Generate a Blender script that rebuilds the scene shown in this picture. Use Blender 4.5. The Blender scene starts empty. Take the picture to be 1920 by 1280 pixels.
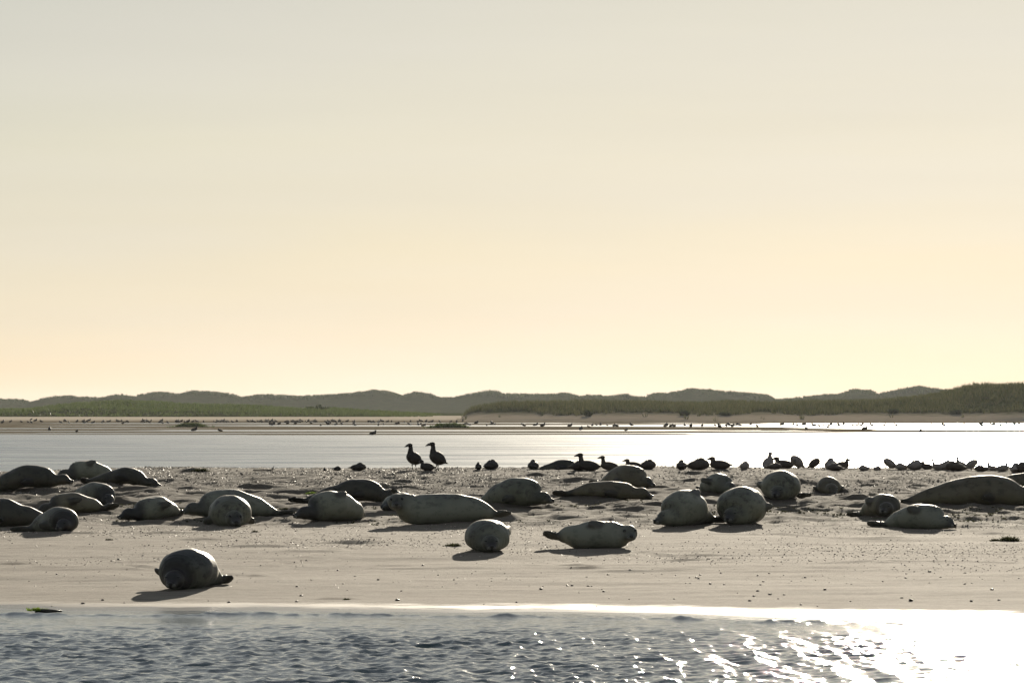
import bpy, math, random
import numpy as np
from mathutils import Vector, Matrix, Euler

random.seed(7)
RNG = np.random.default_rng(11)
R = math.radians
scene = bpy.context.scene
COL = scene.collection

# ------------------------------------------------------------------ camera
F = 8600.0          # focal length in pixels of the 1920 wide photograph
HY = 766.0          # eye level row
CAMH = 2.2          # eye height above the water
cam_d = bpy.data.cameras.new('camera')
cam = bpy.data.objects.new('camera', cam_d)
COL.objects.link(cam)
cam.location = (0, 0, CAMH)
cam.rotation_euler = (R(90), 0, 0)
cam_d.sensor_width = 36
cam_d.lens = F / 1920 * 36
cam_d.shift_y = (HY - 640) / 1920
cam_d.clip_start = 0.5
cam_d.clip_end = 20000
scene.camera = cam

# ------------------------------------------------------------------ light
SUN_EL, SUN_AZ = 12.0, 6.8      # degrees; azimuth clockwise from straight ahead
world = bpy.data.worlds.new('World')
scene.world = world
world.use_nodes = True
wt = world.node_tree
wt.nodes.clear()
w_out = wt.nodes.new('ShaderNodeOutputWorld')
w_bg = wt.nodes.new('ShaderNodeBackground')
w_sky = wt.nodes.new('ShaderNodeTexSky')
w_sky.sky_type = 'NISHITA'
w_sky.sun_disc = False
w_sky.sun_elevation = R(SUN_EL)
w_sky.sun_rotation = R(SUN_AZ)
w_sky.altitude = 0
w_sky.air_density = 0.88
w_sky.dust_density = 0.15
w_sky.ozone_density = 1.0
# a thin veil of high cloud: noise in the direction of view, the same all round
w_tc = wt.nodes.new('ShaderNodeTexCoord')
w_map = wt.nodes.new('ShaderNodeMapping')
w_map.inputs['Scale'].default_value = (3.0, 3.0, 26.0)
w_n = wt.nodes.new('ShaderNodeTexNoise')
w_n.inputs['Scale'].default_value = 1.6
w_n.inputs['Detail'].default_value = 4
w_n.inputs['Roughness'].default_value = 0.5
w_rmp = wt.nodes.new('ShaderNodeMapRange')
w_rmp.inputs['From Min'].default_value = 0.3
w_rmp.inputs['From Max'].default_value = 0.72
w_rmp.inputs['To Min'].default_value = 0.5
w_rmp.inputs['To Max'].default_value = 0.72
w_bw = wt.nodes.new('ShaderNodeRGBToBW')
w_veil = wt.nodes.new('ShaderNodeMix'); w_veil.data_type = 'RGBA'; w_veil.blend_type = 'MULTIPLY'
w_veil.inputs[0].default_value = 1.0
w_veil.inputs[7].default_value = (1.01, 0.957, 0.868, 1)
w_mix = wt.nodes.new('ShaderNodeMix'); w_mix.data_type = 'RGBA'
L = wt.links.new
L(w_tc.outputs['Generated'], w_map.inputs[0]); L(w_map.outputs[0], w_n.inputs[0])
L(w_n.outputs[0], w_rmp.inputs[0]); L(w_rmp.outputs[0], w_mix.inputs[0])
w_lum = wt.nodes.new('ShaderNodeRGBToBW')       # the veil spreads the glow round the sun over the whole sky
w_pow = wt.nodes.new('ShaderNodeMath'); w_pow.operation = 'POWER'
w_pow.inputs[1].default_value = 0.45 - 1.0
w_gam = wt.nodes.new('ShaderNodeVectorMath'); w_gam.operation = 'SCALE'
L(w_sky.outputs[0], w_lum.inputs[0]); L(w_lum.outputs[0], w_pow.inputs[0])
L(w_sky.outputs[0], w_gam.inputs[0]); L(w_pow.outputs[0], w_gam.inputs['Scale'])
L(w_gam.outputs[0], w_bw.inputs[0]); L(w_bw.outputs[0], w_veil.inputs[6])
L(w_gam.outputs[0], w_mix.inputs[6]); L(w_veil.outputs[2], w_mix.inputs[7])
# faint long streaks in that veil
w_map2 = wt.nodes.new('ShaderNodeMapping')
w_map2.inputs['Scale'].default_value = (5.0, 5.0, 60.0)
w_n2 = wt.nodes.new('ShaderNodeTexNoise'); w_n2.inputs['Scale'].default_value = 1.0; w_n2.inputs['Detail'].default_value = 5
w_r2 = wt.nodes.new('ShaderNodeMapRange')
for i_, v_ in ((1, 0.3), (2, 0.7), (3, 0.975), (4, 1.025)): w_r2.inputs[i_].default_value = v_
w_s2 = wt.nodes.new('ShaderNodeVectorMath'); w_s2.operation = 'SCALE'
L(w_tc.outputs['Generated'], w_map2.inputs[0]); L(w_map2.outputs[0], w_n2.inputs[0]); L(w_n2.outputs[0], w_r2.inputs[0])
L(w_mix.outputs[2], w_s2.inputs[0]); L(w_r2.outputs[0], w_s2.inputs['Scale'])
L(w_s2.outputs[0], w_bg.inputs[0])
w_bg.inputs[1].default_value = 0.129
L(w_bg.outputs[0], w_out.inputs[0])

sun_d = bpy.data.lights.new('sun', 'SUN')
sun_d.energy = 5.0
sun_d.angle = R(0.55)
sun_d.color = (1.0, 0.89, 0.72)
sun = bpy.data.objects.new('sun', sun_d)
COL.objects.link(sun)
_sd = Vector((math.sin(R(SUN_AZ)) * math.cos(R(SUN_EL)), math.cos(R(SUN_AZ)) * math.cos(R(SUN_EL)), math.sin(R(SUN_EL))))
sun.rotation_euler = _sd.to_track_quat('Z', 'Y').to_euler()
sun.location = _sd * 300

scene.view_settings.view_transform = 'Standard'
scene.view_settings.look = 'None'
scene.view_settings.gamma = 1
scene.view_settings.use_curve_mapping = False
scene.view_settings.exposure = 0.8
scene.render.engine = 'CYCLES'
cy = scene.cycles
cy.max_bounces = 6
cy.diffuse_bounces = 2
cy.glossy_bounces = 3
cy.transmission_bounces = 2
cy.volume_bounces = 0
cy.transparent_max_bounces = 4
cy.caustics_reflective = False
cy.caustics_refractive = False
cy.use_adaptive_sampling = False
cy.use_denoising = True
cy.denoising_input_passes = 'RGB_ALBEDO_NORMAL'

# ------------------------------------------------------------------ helpers
def hash2(ix, iy, seed):
    n = (ix.astype(np.int64) * 374761393 + iy.astype(np.int64) * 668265263 + seed * 974711) & 0xffffffff
    n = ((n ^ (n >> 13)) * 1274126177) & 0xffffffff
    n = n ^ (n >> 16)
    return (n & 0xffffff) / float(0xffffff)

def vnoise(x, y, seed=0):
    x = np.asarray(x, float); y = np.asarray(y, float)
    x, y = np.broadcast_arrays(x, y)
    ix = np.floor(x); iy = np.floor(y)
    fx = x - ix; fy = y - iy
    fx = fx * fx * fx * (fx * (fx * 6 - 15) + 10); fy = fy * fy * fy * (fy * (fy * 6 - 15) + 10)
    ix = ix.astype(np.int64); iy = iy.astype(np.int64)
    a = hash2(ix, iy, seed); b = hash2(ix + 1, iy, seed)
    c = hash2(ix, iy + 1, seed); d = hash2(ix + 1, iy + 1, seed)
    return (a * (1 - fx) + b * fx) * (1 - fy) + (c * (1 - fx) + d * fx) * fy - 0.5

def fbm(x, y, seed=0, octv=4, gain=0.5):
    t = 0; a = 1.0
    for k in range(octv):
        t = t + a * vnoise(x * 2 ** k + 17.3 * k, y * 2 ** k - 9.1 * k, seed + k)
        a *= gain
    return t

def sstep(a, b, x):
    t = np.clip((np.asarray(x, float) - a) / (b - a), 0, 1)
    return t * t * (3 - 2 * t)

def tag(o, label=None, cat=None, group=None, kind=None):
    if label: o['label'] = label
    if cat: o['category'] = cat
    if group: o['group'] = group
    if kind: o['kind'] = kind
    return o

def mesh_from(name, verts, tris=None, quads=None, smooth=True):
    verts = np.asarray(verts, np.float32)
    me = bpy.data.meshes.new(name)
    nt = 0 if tris is None else len(tris); nq = 0 if quads is None else len(quads)
    me.vertices.add(len(verts)); me.vertices.foreach_set('co', verts.ravel())
    nl = nt * 3 + nq * 4
    me.loops.add(nl); me.polygons.add(nt + nq)
    idx = []; start = []
    if nt: idx.append(np.asarray(tris, np.int32).ravel()); start.append(np.arange(nt) * 3)
    if nq: idx.append(np.asarray(quads, np.int32).ravel()); start.append(nt * 3 + np.arange(nq) * 4)
    me.loops.foreach_set('vertex_index', np.concatenate(idx))
    me.polygons.foreach_set('loop_start', np.concatenate(start).astype(np.int32))
    me.polygons.foreach_set('use_smooth', np.full(nt + nq, smooth))
    me.update(calc_edges=True)
    return me

def link(name, me, mat=None, parent=None, loc=None):
    o = bpy.data.objects.new(name, me)
    COL.objects.link(o)
    if mat is not None:
        if len(me.materials) == 0: me.materials.append(mat)
    if parent is not None: o.parent = parent
    if loc is not None: o.location = loc
    return o

def grid_mesh(name, xs, ys, zf):
    X, Y = np.meshgrid(xs, ys)
    r = zf(X, Y)
    if isinstance(r, tuple): X, Y, Z = r
    else: Z = r
    nx, ny = len(xs), len(ys)
    v = np.stack([X, Y, Z], -1).reshape(-1, 3)
    i = np.arange(nx * ny).reshape(ny, nx)
    q = np.stack([i[:-1, :-1], i[:-1, 1:], i[1:, 1:], i[1:, :-1]], -1).reshape(-1, 4)
    return mesh_from(name, v, quads=q)

def point_attr(me, name, vals):
    a = me.attributes.new(name, 'FLOAT', 'POINT')
    a.data.foreach_set('value', np.asarray(vals, np.float32))

# ------------------------------------------------------------------ materials
class M:
    """tiny node tree builder"""
    def __init__(s, name):
        s.m = bpy.data.materials.new(name); s.m.use_nodes = True
        s.t = s.m.node_tree; s.t.nodes.clear()
        s.out = s.t.nodes.new('ShaderNodeOutputMaterial')
        s.p = s.t.nodes.new('ShaderNodeBsdfPrincipled')
        s.t.links.new(s.p.outputs[0], s.out.inputs[0])
    def n(s, typ, **kw):
        nd = s.t.nodes.new('ShaderNode' + typ)
        for k, v in kw.items(): setattr(nd, k, v)
        return nd
    def l(s, a, b): s.t.links.new(a, b)
    def noise(s, co, scale, detail=3, rough=0.55, vec=(1, 1, 1)):
        mp = s.n('Mapping'); mp.inputs['Scale'].default_value = vec
        s.l(co, mp.inputs[0])
        nz = s.n('TexNoise'); nz.inputs['Scale'].default_value = scale
        nz.inputs['Detail'].default_value = detail; nz.inputs['Roughness'].default_value = rough
        s.l(mp.outputs[0], nz.inputs[0])
        return nz.outputs[0]
    def rng(s, v, a, b, c=0.0, d=1.0):
        r = s.n('MapRange'); r.inputs[1].default_value = a; r.inputs[2].default_value = b
        r.inputs[3].default_value = c; r.inputs[4].default_value = d
        s.l(v, r.inputs[0]); return r.outputs[0]
    def math(s, op, a, b):
        m = s.n('Math', operation=op)
        for k, x in enumerate((a, b)):
            if isinstance(x, (int, float)): m.inputs[k].default_value = x
            else: s.l(x, m.inputs[k])
        return m.outputs[0]
    def mix(s, f, a, b, blend='MIX'):
        m = s.n('Mix', data_type='RGBA', blend_type=blend)
        for k, x in ((0, f), (6, a), (7, b)):
            if isinstance(x, (int, float)): m.inputs[k].default_value = x
            elif isinstance(x, tuple): m.inputs[k].default_value = (*x, 1)
            else: s.l(x, m.inputs[k])
        return m.outputs[2]
    def bump(s, h, strength=0.5, dist=0.01):
        b = s.n('Bump'); b.inputs['Strength'].default_value = strength; b.inputs['Distance'].default_value = dist
        s.l(h, b.inputs['Height']); s.l(b.outputs[0], s.p.inputs['Normal']); return b
    def set(s, key, v):
        i = s.p.inputs[key]
        if isinstance(v, (int, float)): i.default_value = v
        elif isinstance(v, tuple): i.default_value = (*v, 1)
        else: s.l(v, i)

def mat_sand():
    s = M('wet_sand')
    g = s.n('NewGeometry').outputs['Position']
    sep = s.n('SeparateXYZ'); s.l(g, sep.inputs[0]); z = sep.outputs[2]
    big = s.noise(g, 0.35, 4, 0.6, (0.5, 1, 1))
    mid = s.noise(g, 3.0, 4, 0.6, (0.6, 1, 1))
    fine = s.noise(g, 60, 3, 0.7)
    grit = s.noise(g, 220, 2, 0.7)
    c = s.mix(s.rng(big, 0.3, 0.7), (0.206, 0.182, 0.139), (0.258, 0.229, 0.178))
    c = s.mix(s.rng(mid, 0.35, 0.75), c, (0.15, 0.12, 0.09))
    c = s.mix(s.math('MULTIPLY', s.rng(fine, 0.4, 0.75), 0.5), c, (0.08, 0.062, 0.045))
    # green film of weed on the strand line
    strand = s.math('MULTIPLY', s.rng(z, 0.40, 0.47), s.rng(z, 0.60, 0.50))
    weed = s.math('MULTIPLY', strand, s.rng(s.noise(g, 2.3, 5, 0.7, (0.5, 1, 1)), 0.56, 0.66))
    c = s.mix(s.math('MULTIPLY', weed, 0.75), c, (0.055, 0.07, 0.02))
    # the strip the last ripple wetted
    wet = s.rng(s.math('ADD', z, s.math('MULTIPLY', s.math('SUBTRACT', mid, 0.5), 0.03)), 0.032, 0.010)
    c = s.mix(s.math('MULTIPLY', wet, 0.6), c, (0.10, 0.085, 0.065))
    top = s.rng(s.math('ADD', z, s.math('MULTIPLY', s.math('SUBTRACT', big, 0.5), 0.25)), 0.36, 0.60)
    c = s.mix(s.math('MULTIPLY', top, 0.75), c, (0.075, 0.064, 0.050))
    s.set('Base Color', c)
    s.set('Specular IOR Level', s.rng(top, 0.0, 1.0, 0.10, 0.045))
    r = s.rng(big, 0.3, 0.7, 0.92, 0.97)
    rm = s.n('Mix', data_type='FLOAT'); s.l(wet, rm.inputs[0]); s.l(r, rm.inputs[2]); rm.inputs[3].default_value = 0.27
    s.set('Roughness', rm.outputs[0])
    h = s.math('ADD', s.math('MULTIPLY', fine, 0.7), s.math('MULTIPLY', grit, 0.3))
    dry = s.rng(wet, 0.0, 0.6, 1.0, 0.05)
    s.bump(s.math('MULTIPLY', h, dry), 0.55, 0.012)
    return s.m

def mat_mud():
    s = M('tidal_mud')
    g = s.n('NewGeometry').outputs['Position']
    n = s.noise(g, 0.06, 5, 0.6, (0.35, 1, 1))
    n2 = s.noise(g, 0.5, 4, 0.6)
    sep = s.n('SeparateXYZ'); s.l(g, sep.inputs[0]); z = sep.outputs[2]
    c = s.mix(s.rng(n, 0.35, 0.65), (0.16, 0.135, 0.095), (0.24, 0.20, 0.145))
    c = s.mix(s.rng(n2, 0.45, 0.7, 0, 0.6), c, (0.06, 0.06, 0.03))
    c = s.mix(s.rng(z, 0.12, 0.35), c, (0.52, 0.445, 0.345))
    c = s.mix(s.rng(sep.outputs[1], 965, 1010), c, (0.055, 0.064, 0.028))
    s.set('Base Color', c)
    s.set('Roughness', s.rng(z, 0.0, 0.2, 0.6, 0.85)); s.set('Specular IOR Level', 0.0)
    s.bump(n2, 0.4, 0.05)
    return s.m

def mat_water(name, rough, bumps, base=(0.012, 0.022, 0.020)):
    s = M(name)
    g = s.n('NewGeometry').outputs['Position']
    s.set('Base Color', base)
    s.set('IOR', 1.33)
    s.set('Roughness', rough)
    h = None
    for sc, amp, vec in bumps:
        v = s.math('MULTIPLY', s.noise(g, sc, 3, 0.6, vec), amp)
        h = v if h is None else s.math('ADD', h, v)
    if h is not None: s.bump(h, 1.0, 1.0)
    return s

def mat_fur(name, dark, pale, spot, spots=0.5, sheen=0.20):
    s = M(name)
    tc = s.n('TexCoord').outputs['Object']
    n1 = s.noise(tc, 2.6, 4, 0.6)
    n2 = s.noise(tc, 11.0, 4, 0.65, (0.6, 1, 1))
    n3 = s.noise(tc, 70.0, 3, 0.6)
    bk = s.n('Attribute', attribute_name='back').outputs['Fac']
    t = s.math('ADD', bk, s.math('MULTIPLY', s.math('SUBTRACT', n1, 0.5), 1.5))
    c = s.mix(s.rng(t, 0.1, 0.9), pale, dark)
    c = s.mix(s.math('MULTIPLY', s.rng(n2, 0.52, 0.64), s.math('MULTIPLY', s.rng(bk, 0.0, 0.8, 0.45, 1.0), spots)), c, spot)
    at = s.n('Attribute', attribute_name='tone')
    c = s.mix(at.outputs['Fac'], c, (0.010, 0.009, 0.008))
    s.set('Base Color', c)
    s.set('Roughness', s.rng(n2, 0.3, 0.7, 0.42, 0.62))
    s.set('Specular IOR Level', 0.4)
    s.set('Sheen Weight', sheen); s.set('Sheen Roughness', 0.16); s.set('Sheen Tint', (1.0, 0.95, 0.82))
    s.bump(s.math('ADD', n3, s.math('MULTIPLY', n2, 0.6)), 0.3, 0.008)
    return s.m

def mat_flat(name, col, rough=0.6, vary=0.35, scale=20, spec=0.4):
    s = M(name)
    tc = s.n('TexCoord').outputs['Object']
    n = s.noise(tc, scale, 3, 0.6)
    s.set('Base Color', s.mix(s.rng(n, 0.3, 0.7), tuple(x * (1 - vary) for x in col), tuple(min(1, x * (1 + vary)) for x in col)))
    s.set('Roughness', rough); s.set('Specular IOR Level', spec)
    return s.m

def mat_grass(name, a, b, tip):
    s = M(name)
    g = s.n('NewGeometry').outputs['Position']
    n = s.noise(g, 0.12, 3, 0.6)
    at = s.n('Attribute', attribute_name='shade')
    c = s.mix(s.rng(n, 0.3, 0.7), a, b)
    c = s.mix(s.math('MULTIPLY', at.outputs['Fac'], 0.6), c, tip)
    s.set('Base Color', c); s.set('Roughness', 0.55); s.set('Specular IOR Level', 0.3)
    tr = s.n('BsdfTranslucent'); s.l(c, tr.inputs[0])
    mx = s.n('MixShader'); mx.inputs[0].default_value = 0.3
    s.l(s.p.outputs[0], mx.inputs[1]); s.l(tr.outputs[0], mx.inputs[2]); s.l(mx.outputs[0], s.out.inputs[0])
    return s.m

def mat_pebble():
    s = M('shell_grit')
    at = s.n('Attribute', attribute_name='shade')
    r = s.n('ValToRGB'); cr = r.color_ramp
    cr.elements[0].position = 0.0; cr.elements[0].color = (0.03, 0.025, 0.02, 1)
    cr.elements[1].position = 1.0; cr.elements[1].color = (0.55, 0.50, 0.43, 1)
    e = cr.elements.new(0.5); e.color = (0.12, 0.09, 0.065, 1)
    e = cr.elements.new(0.85); e.color = (0.26, 0.21, 0.16, 1)
    s.l(at.outputs['Fac'], r.inputs[0]); s.set('Base Color', r.outputs[0])
    s.set('Roughness', 0.52); s.set('Specular IOR Level', 0.25)
    return s.m

SAND, MUD = mat_sand(), mat_mud()
GRIT = mat_pebble()

# ------------------------------------------------------------------ the sandbank as a height function
_pd = np.array([-40, -12, -6, -2, 0, 2, 4, 9, 13, 21, 28, 36, 42, 45, 49, 56, 64, 80], float)
_pz = np.array([-1.0, -.42, -.24, -.075, 0, .040, .085, .185, .275, .435, .62, .815, .93, .955, .93, .72, .35, -.6], float)
_dd = np.linspace(-40, 80, 2401)
_zz = np.interp(_dd, _pd, _pz)
_k = np.hanning(41); _k /= _k.sum()
_zs = np.convolve(np.pad(_zz, 20, mode='edge'), _k, 'valid')

def shore_y(X):
    return 49.3 - 0.27 * X + 0.38 * np.sin(X * 0.55 + 1.0) + 0.16 * np.sin(X * 1.7) + 0.07 * np.sin(X * 4.1 + .6)

# mounds, scours and drag marks seen on the bank: pixel, half width m, half depth m, height m
MARKS_PX = [(668, 1017, .42, .30, .045), (590, 1034, .40, .22, .02), (480, 1024, .55, .15, .018), (380, 1012, .35, .14, .02),
            (120, 1000, .5, .18, .014), (300, 1000, 1.0, .14, .014), (1310, 1041, .3, .12, .012), (1290, 1050, .3, .1, .014), (1240, 915, .32, .35, .075),
            (1120, 952, .22, .3, .07), (1160, 950, .2, .3, .06), (1215, 950, .30, .25, .045), (1265, 950, .25, .2, .03),
            (1560, 945, .45, .35, .08), (1600, 935, .35, .3, .07), (1630, 948, .3, .2, .05), (480, 915, .33, .3, .07), (340, 918, .28, .3, .06),
            (250, 920, .3, .3, .05), (85, 923, .3, .35, .09), (110, 940, .2, .2, .05), (230, 945, .25, .2, .05), (540, 915, .3, .25, .04),
            (800, 913, .25, .25, .055), (1010, 893, .3, .3, .05), (1300, 888, .3, .3, .05), (1190, 1070, .6, .2, .012), (800, 1065, .8, .2, .010),
            (640, 1122, .28, .06, .02), (20, 1056, .3, .1, .022), (1880, 955, .4, .3, .06), (1480, 955, .3, .2, .045), (360, 882, .2, .25, .07),
            (440, 950, .5, .2, .03), (1110, 1065, .35, .1, .015), (1060, 1060, .2, .08, .01), (700, 1060, .5, .12, .012), (940, 960, .6, .2, .025),
            (1780, 985, .4, .2, .03), (1850, 1000, .3, .2, .03), (860, 905, .3, .3, .03), (720, 895, .35, .3, .03)]
MARKS = []

def bank_base(X, Y):
    X = np.asarray(X, float); Y = np.asarray(Y, float)
    d = Y - shore_y(X)
    d = np.where(d > 0, d * (42.0 / (92.0 - shore_y(X))), d)
    z = np.interp(d, _dd, _zs)
    up = sstep(8, 30, d)
    z = z - 0.09 * sstep(-6.5, -11.0, X) * up + 0.03 * up * np.sin(X * 0.6 + 0.5) * 0.5
    return z, d

TRAILS_PX = [([(436, 1078), (500, 1068), (570, 1052), (640, 1036), (700, 1022)], .20, .020), ([(40, 1006), (180, 1001), (300, 997), (430, 992)], .10, .014),
             ([(1180, 1034), (1260, 1046), (1360, 1050)], .16, .012), ([(560, 990), (640, 1004), (760, 1012)], .14, .012), ([(950, 1046), (1040, 1060), (1180, 1066), (1300, 1068)], .16, .010),
             ([(60, 1062), (200, 1058), (290, 1066)], .14, .010), ([(1440, 1000), (1560, 1010), (1700, 1008)], .18, .014), ([(1500, 1060), (1650, 1052), (1900, 1056)], .16, .010)]
TRAILS = []
def bank_z(X, Y):
    X = np.asarray(X, float); Y = np.asarray(Y, float)
    z, d = bank_base(X, Y)
    hum = sstep(17, 24, d) * (1 - 0.55 * sstep(36, 41, d))
    n = fbm(X * 0.9, Y * 1.1, 3, 4, 0.55)
    ridg = 0.5 - np.abs(fbm(X * 0.7 + 5, Y * 1.0, 21, 3))
    z = z + hum * (0.095 * n + 0.085 * (ridg - 0.35) + 0.040 * fbm(X * 3.0, Y * 2.4, 27, 3, .6))
    low = sstep(1.0, 5, d) * (1 - hum)
    z = z + low * (0.018 * fbm(X * 0.35, Y * 0.9, 40, 3) + 0.009 * fbm(X * 1.2, Y * 3.0, 44, 3))
    z = z + sstep(0.5, 3, d) * 0.004 * fbm(X * 6, Y * 6, 60, 2)
    for (mx, my, wx, wy, h) in MARKS:
        a = (X - mx) / wx; b = (Y - my) / wy
        # steep near face, long back slope
        bb = np.where(b < 0, b * 1.8, b * 0.8)
        h = h * 0.95
        if np.ndim(X) == 2: h = h * (0.55 + 1.3 * np.clip(fbm(X * 2.2, Y * 2.2, 66, 2) + .4, 0, 1))
        z = z + h * np.exp(-(a * a) ** 1.4 - bb * bb) - 0.35 * h * np.exp(-(a * a) - ((b + 1.4) / 0.9) ** 2)
    for pts, w, h in TRAILS:
        for (ax, ay), (bx_, by_) in zip(pts[:-1], pts[1:]):
            dx, dy = bx_ - ax, by_ - ay; L2 = dx * dx + dy * dy
            t = np.clip(((X - ax) * dx + (Y - ay) * dy) / L2, 0, 1)
            # a groove with a raised lip, broken along its length
            dd = ((X - ax - t * dx) ** 2 + (Y - ay - t * dy) ** 2) / (w * w)
            m = (np.abs(t - .5) < .4999)
            z = z + m * h * (1.2 * np.exp(-(np.sqrt(dd) - 1.3) ** 2 * 4) - np.exp(-dd * 1.5)) * np.clip(.5 + 1.6 * vnoise(X * 1.3, Y * 1.3, 88), 0, 1)
    return z

def at(px, py, zf=bank_z, y0=40.0, y1=110.0):
    """the point of the sandbank that the photograph shows at this pixel"""
    t = np.linspace(y0, y1, 1401)
    X = (px - 960) / F * t
    ray = CAMH - (py - HY) / F * t
    below = np.nonzero(ray <= zf(X, t))[0]
    if len(below) == 0:
        k = int(np.argmax(zf(X, t) - ray)); Yv = t[k]
    else:
        Yv = t[below[0]]
    Xv = (px - 960) / F * Yv
    return float(Xv), float(Yv), float(zf(np.array([Xv]), np.array([Yv]))[0])

for (px, py, wx, wy, h) in MARKS_PX:
    x, y, z = at(px, py, lambda a, b: bank_base(a, b)[0])
    MARKS.append((x, y, wx, wy, h))

for pts, w, h in TRAILS_PX:
    TRAILS.append(([at(px, py, lambda a, b: bank_base(a, b)[0])[:2] for px, py in pts], w, h))

def spaced(segs):
    out = []
    for a, b, st in segs:
        n = max(1, int(round((b - a) / st)))
        out.append(np.linspace(a, b, n, endpoint=False))
    out.append([segs[-1][1]])
    return np.concatenate(out)

# ------------------------------------------------------------------ structure: ground, bank, water, far flats, dunes
gnd = link('seabed', grid_mesh('seabed', np.linspace(-4000, 4000, 9), np.linspace(-150, 4600, 9), lambda X, Y: X * 0 - 1.6), MUD)
tag(gnd, kind='structure')

bx = spaced([(-70, -13, 1.2), (-13, 13, 0.068), (13, 70, 1.2)])
by = spaced([(34, 46, 0.5), (46, 97, 0.11), (97, 124, 0.6)])
bank = link('sandbank', grid_mesh('sandbank', bx, by, bank_z), SAND)
tag(bank, kind='structure')

# near water with real waves
_wr = np.random.default_rng(5)
WAVES = []
for k in range(90):
    lam = math.exp(_wr.uniform(math.log(0.08), math.log(0.52)))
    th = _wr.normal(R(80), R(62))
    amp = 0.0078 * lam ** 0.97 * _wr.uniform(0.5, 1.3)
    WAVES.append((2 * math.pi / lam * math.cos(th), 2 * math.pi / lam * math.sin(th), amp, _wr.uniform(0, 6.28)))

def near_water(X, Y):
    d = shore_y(X) - Y                       # distance off the shore
    calm = sstep(0.6, 7.0, d) * 0.92 + 0.05 * sstep(0, 0.6, d)
    far = 1 - sstep(9.0, 22, np.abs(X)); near = sstep(10, 27, Y)
    gust = 0.75 + 0.7 * fbm(X * 0.25, Y * 0.12, 90, 3)
    Z = np.zeros_like(X); DX = np.zeros_like(X); DY = np.zeros_like(X)
    for kx, ky, a, ph in WAVES:
        p = kx * X + ky * Y + ph
        kk = math.hypot(kx, ky)
        c = np.cos(p); sn = np.sin(p)
        Z += a * c; DX -= a * kx / kk * sn; DY -= a * ky / kk * sn
    A = calm * far * near * gust
    # the last little wave running along the shore
    rp = (d - 1.15 - 0.25 * np.sin(X * 0.8) - 0.5 * vnoise(X * 0.7, Y * 0 + 3.3, 8)) / 0.16
    rip = 0.034 * np.exp(-rp * rp) * np.clip(0.5 + 1.3 * fbm(X * 2.2, Y * 2.0, 71, 3), 0, 1.2)
    rip = rip + 0.016 * fbm(X * 9, Y * 7, 72, 3) * np.exp(-rp * rp / 5)
    return X + 0.8 * DX * A, Y + 0.8 * DY * A, Z * A + rip * far - 0.0 * X

wx_ = spaced([(-260, -16, 12), (-16, -9, 0.25), (-9, -6.2, 0.06), (-6.2, 6.2, 0.023), (6.2, 9, 0.06), (9, 16, 0.25), (16, 260, 12)])
wy_ = spaced([(-120, 10, 8), (10, 28, 0.35), (28, 31, 0.1), (31, 44, 0.038), (44, 52.5, 0.05), (52.5, 54, .2)])
wm = mat_water('channel_water', 0.07, [(12, 0.0036, (1, 1, 1)), (36, 0.0030, (1, 1, 1))], (0.022, 0.048, 0.050))
wat = link('water_near', grid_mesh('water_near', wx_, wy_, near_water), wm.m)
tag(wat, kind='structure')
# lagoon behind the bank
def lagoon(X, Y):
    w = 0.0 * X
    for k, (lam, a) in enumerate(((3.1, .010), (4.7, .014), (7.3, .020), (11.0, .022), (2.3, .007))):
        w = w + a * np.sin(2 * math.pi * (Y + 0.12 * (k - 2) * X) / lam + 5 * vnoise(X * .05, Y * .03, 500 + k) + k) * np.clip(.6 + 1.8 * vnoise(X * .02, Y * .02, 520 + k), 0, 1.4)
    return w * (1 - sstep(330, 400, Y)) * (1 - sstep(60, 90, np.abs(X)))
wl = mat_water('lagoon_water', 0.27, [(0.22, 0.10, (0.10, 1, 1)), (1.1, 0.035, (0.25, 1, 1)), (5, 0.012, (0.6, 1, 1))], (0.07, 0.095, 0.105))
lag = link('water_far', grid_mesh('water_far', spaced([(-420, -64, 18), (-64, 64, 1.0), (64, 420, 18)]), spaced([(97, 140, 4), (140, 400, 0.55), (400, 1000, 15)]), lagoon), wl.m)
_g = wl.n('NewGeometry').outputs['Position']
wl.set('Roughness', wl.rng(wl.noise(_g, 0.09, 4, 0.6, (0.12, 1, 1)), 0.35, 0.65, 0.19, 0.33))
tag(lag, kind='structure')

# far tidal flats: low relief that crosses the water level
def flat_z(X, Y):
    xn = X / (Y * 960 / F)                        # -1 .. 1 across the view at that range
    mean = np.interp(Y, [300, 380, 430, 520, 600, 680, 760, 850, 1000, 1400], [-.5, -.13, -.055, -.035, -.015, .03, .18, .42, .75, .9])
    side = 0.055 * sstep(-0.2, 0.9, X / 70.0) * (1 - sstep(640, 760, Y))
    n = fbm(X * 0.012 + 3, Y * 0.028, 100, 4, 0.5)
    t = np.tanh(n * 5.5)
    amp = 0.11 * (1 - sstep(680, 800, Y)) + 0.02
    return mean - side + amp * t + 0.02 * fbm(X * 0.1, Y * 0.15, 120, 3)
fx = spaced([(-420, -110, 6), (-110, 110, 1.3), (110, 420, 6)])
fy = spaced([(300, 370, 8), (370, 820, 1.4), (820, 1400, 12)])
flat = link('tidal_flat', grid_mesh('tidal_flat', fx, fy, flat_z), MUD)
tag(flat, kind='structure')

def px_top(pts, Yd):
    xs = np.array([(p[0] - 960) / F * Yd for p in pts]); zs = np.array([CAMH - (p[1] - HY) / F * Yd for p in pts])
    return xs, zs

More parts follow.
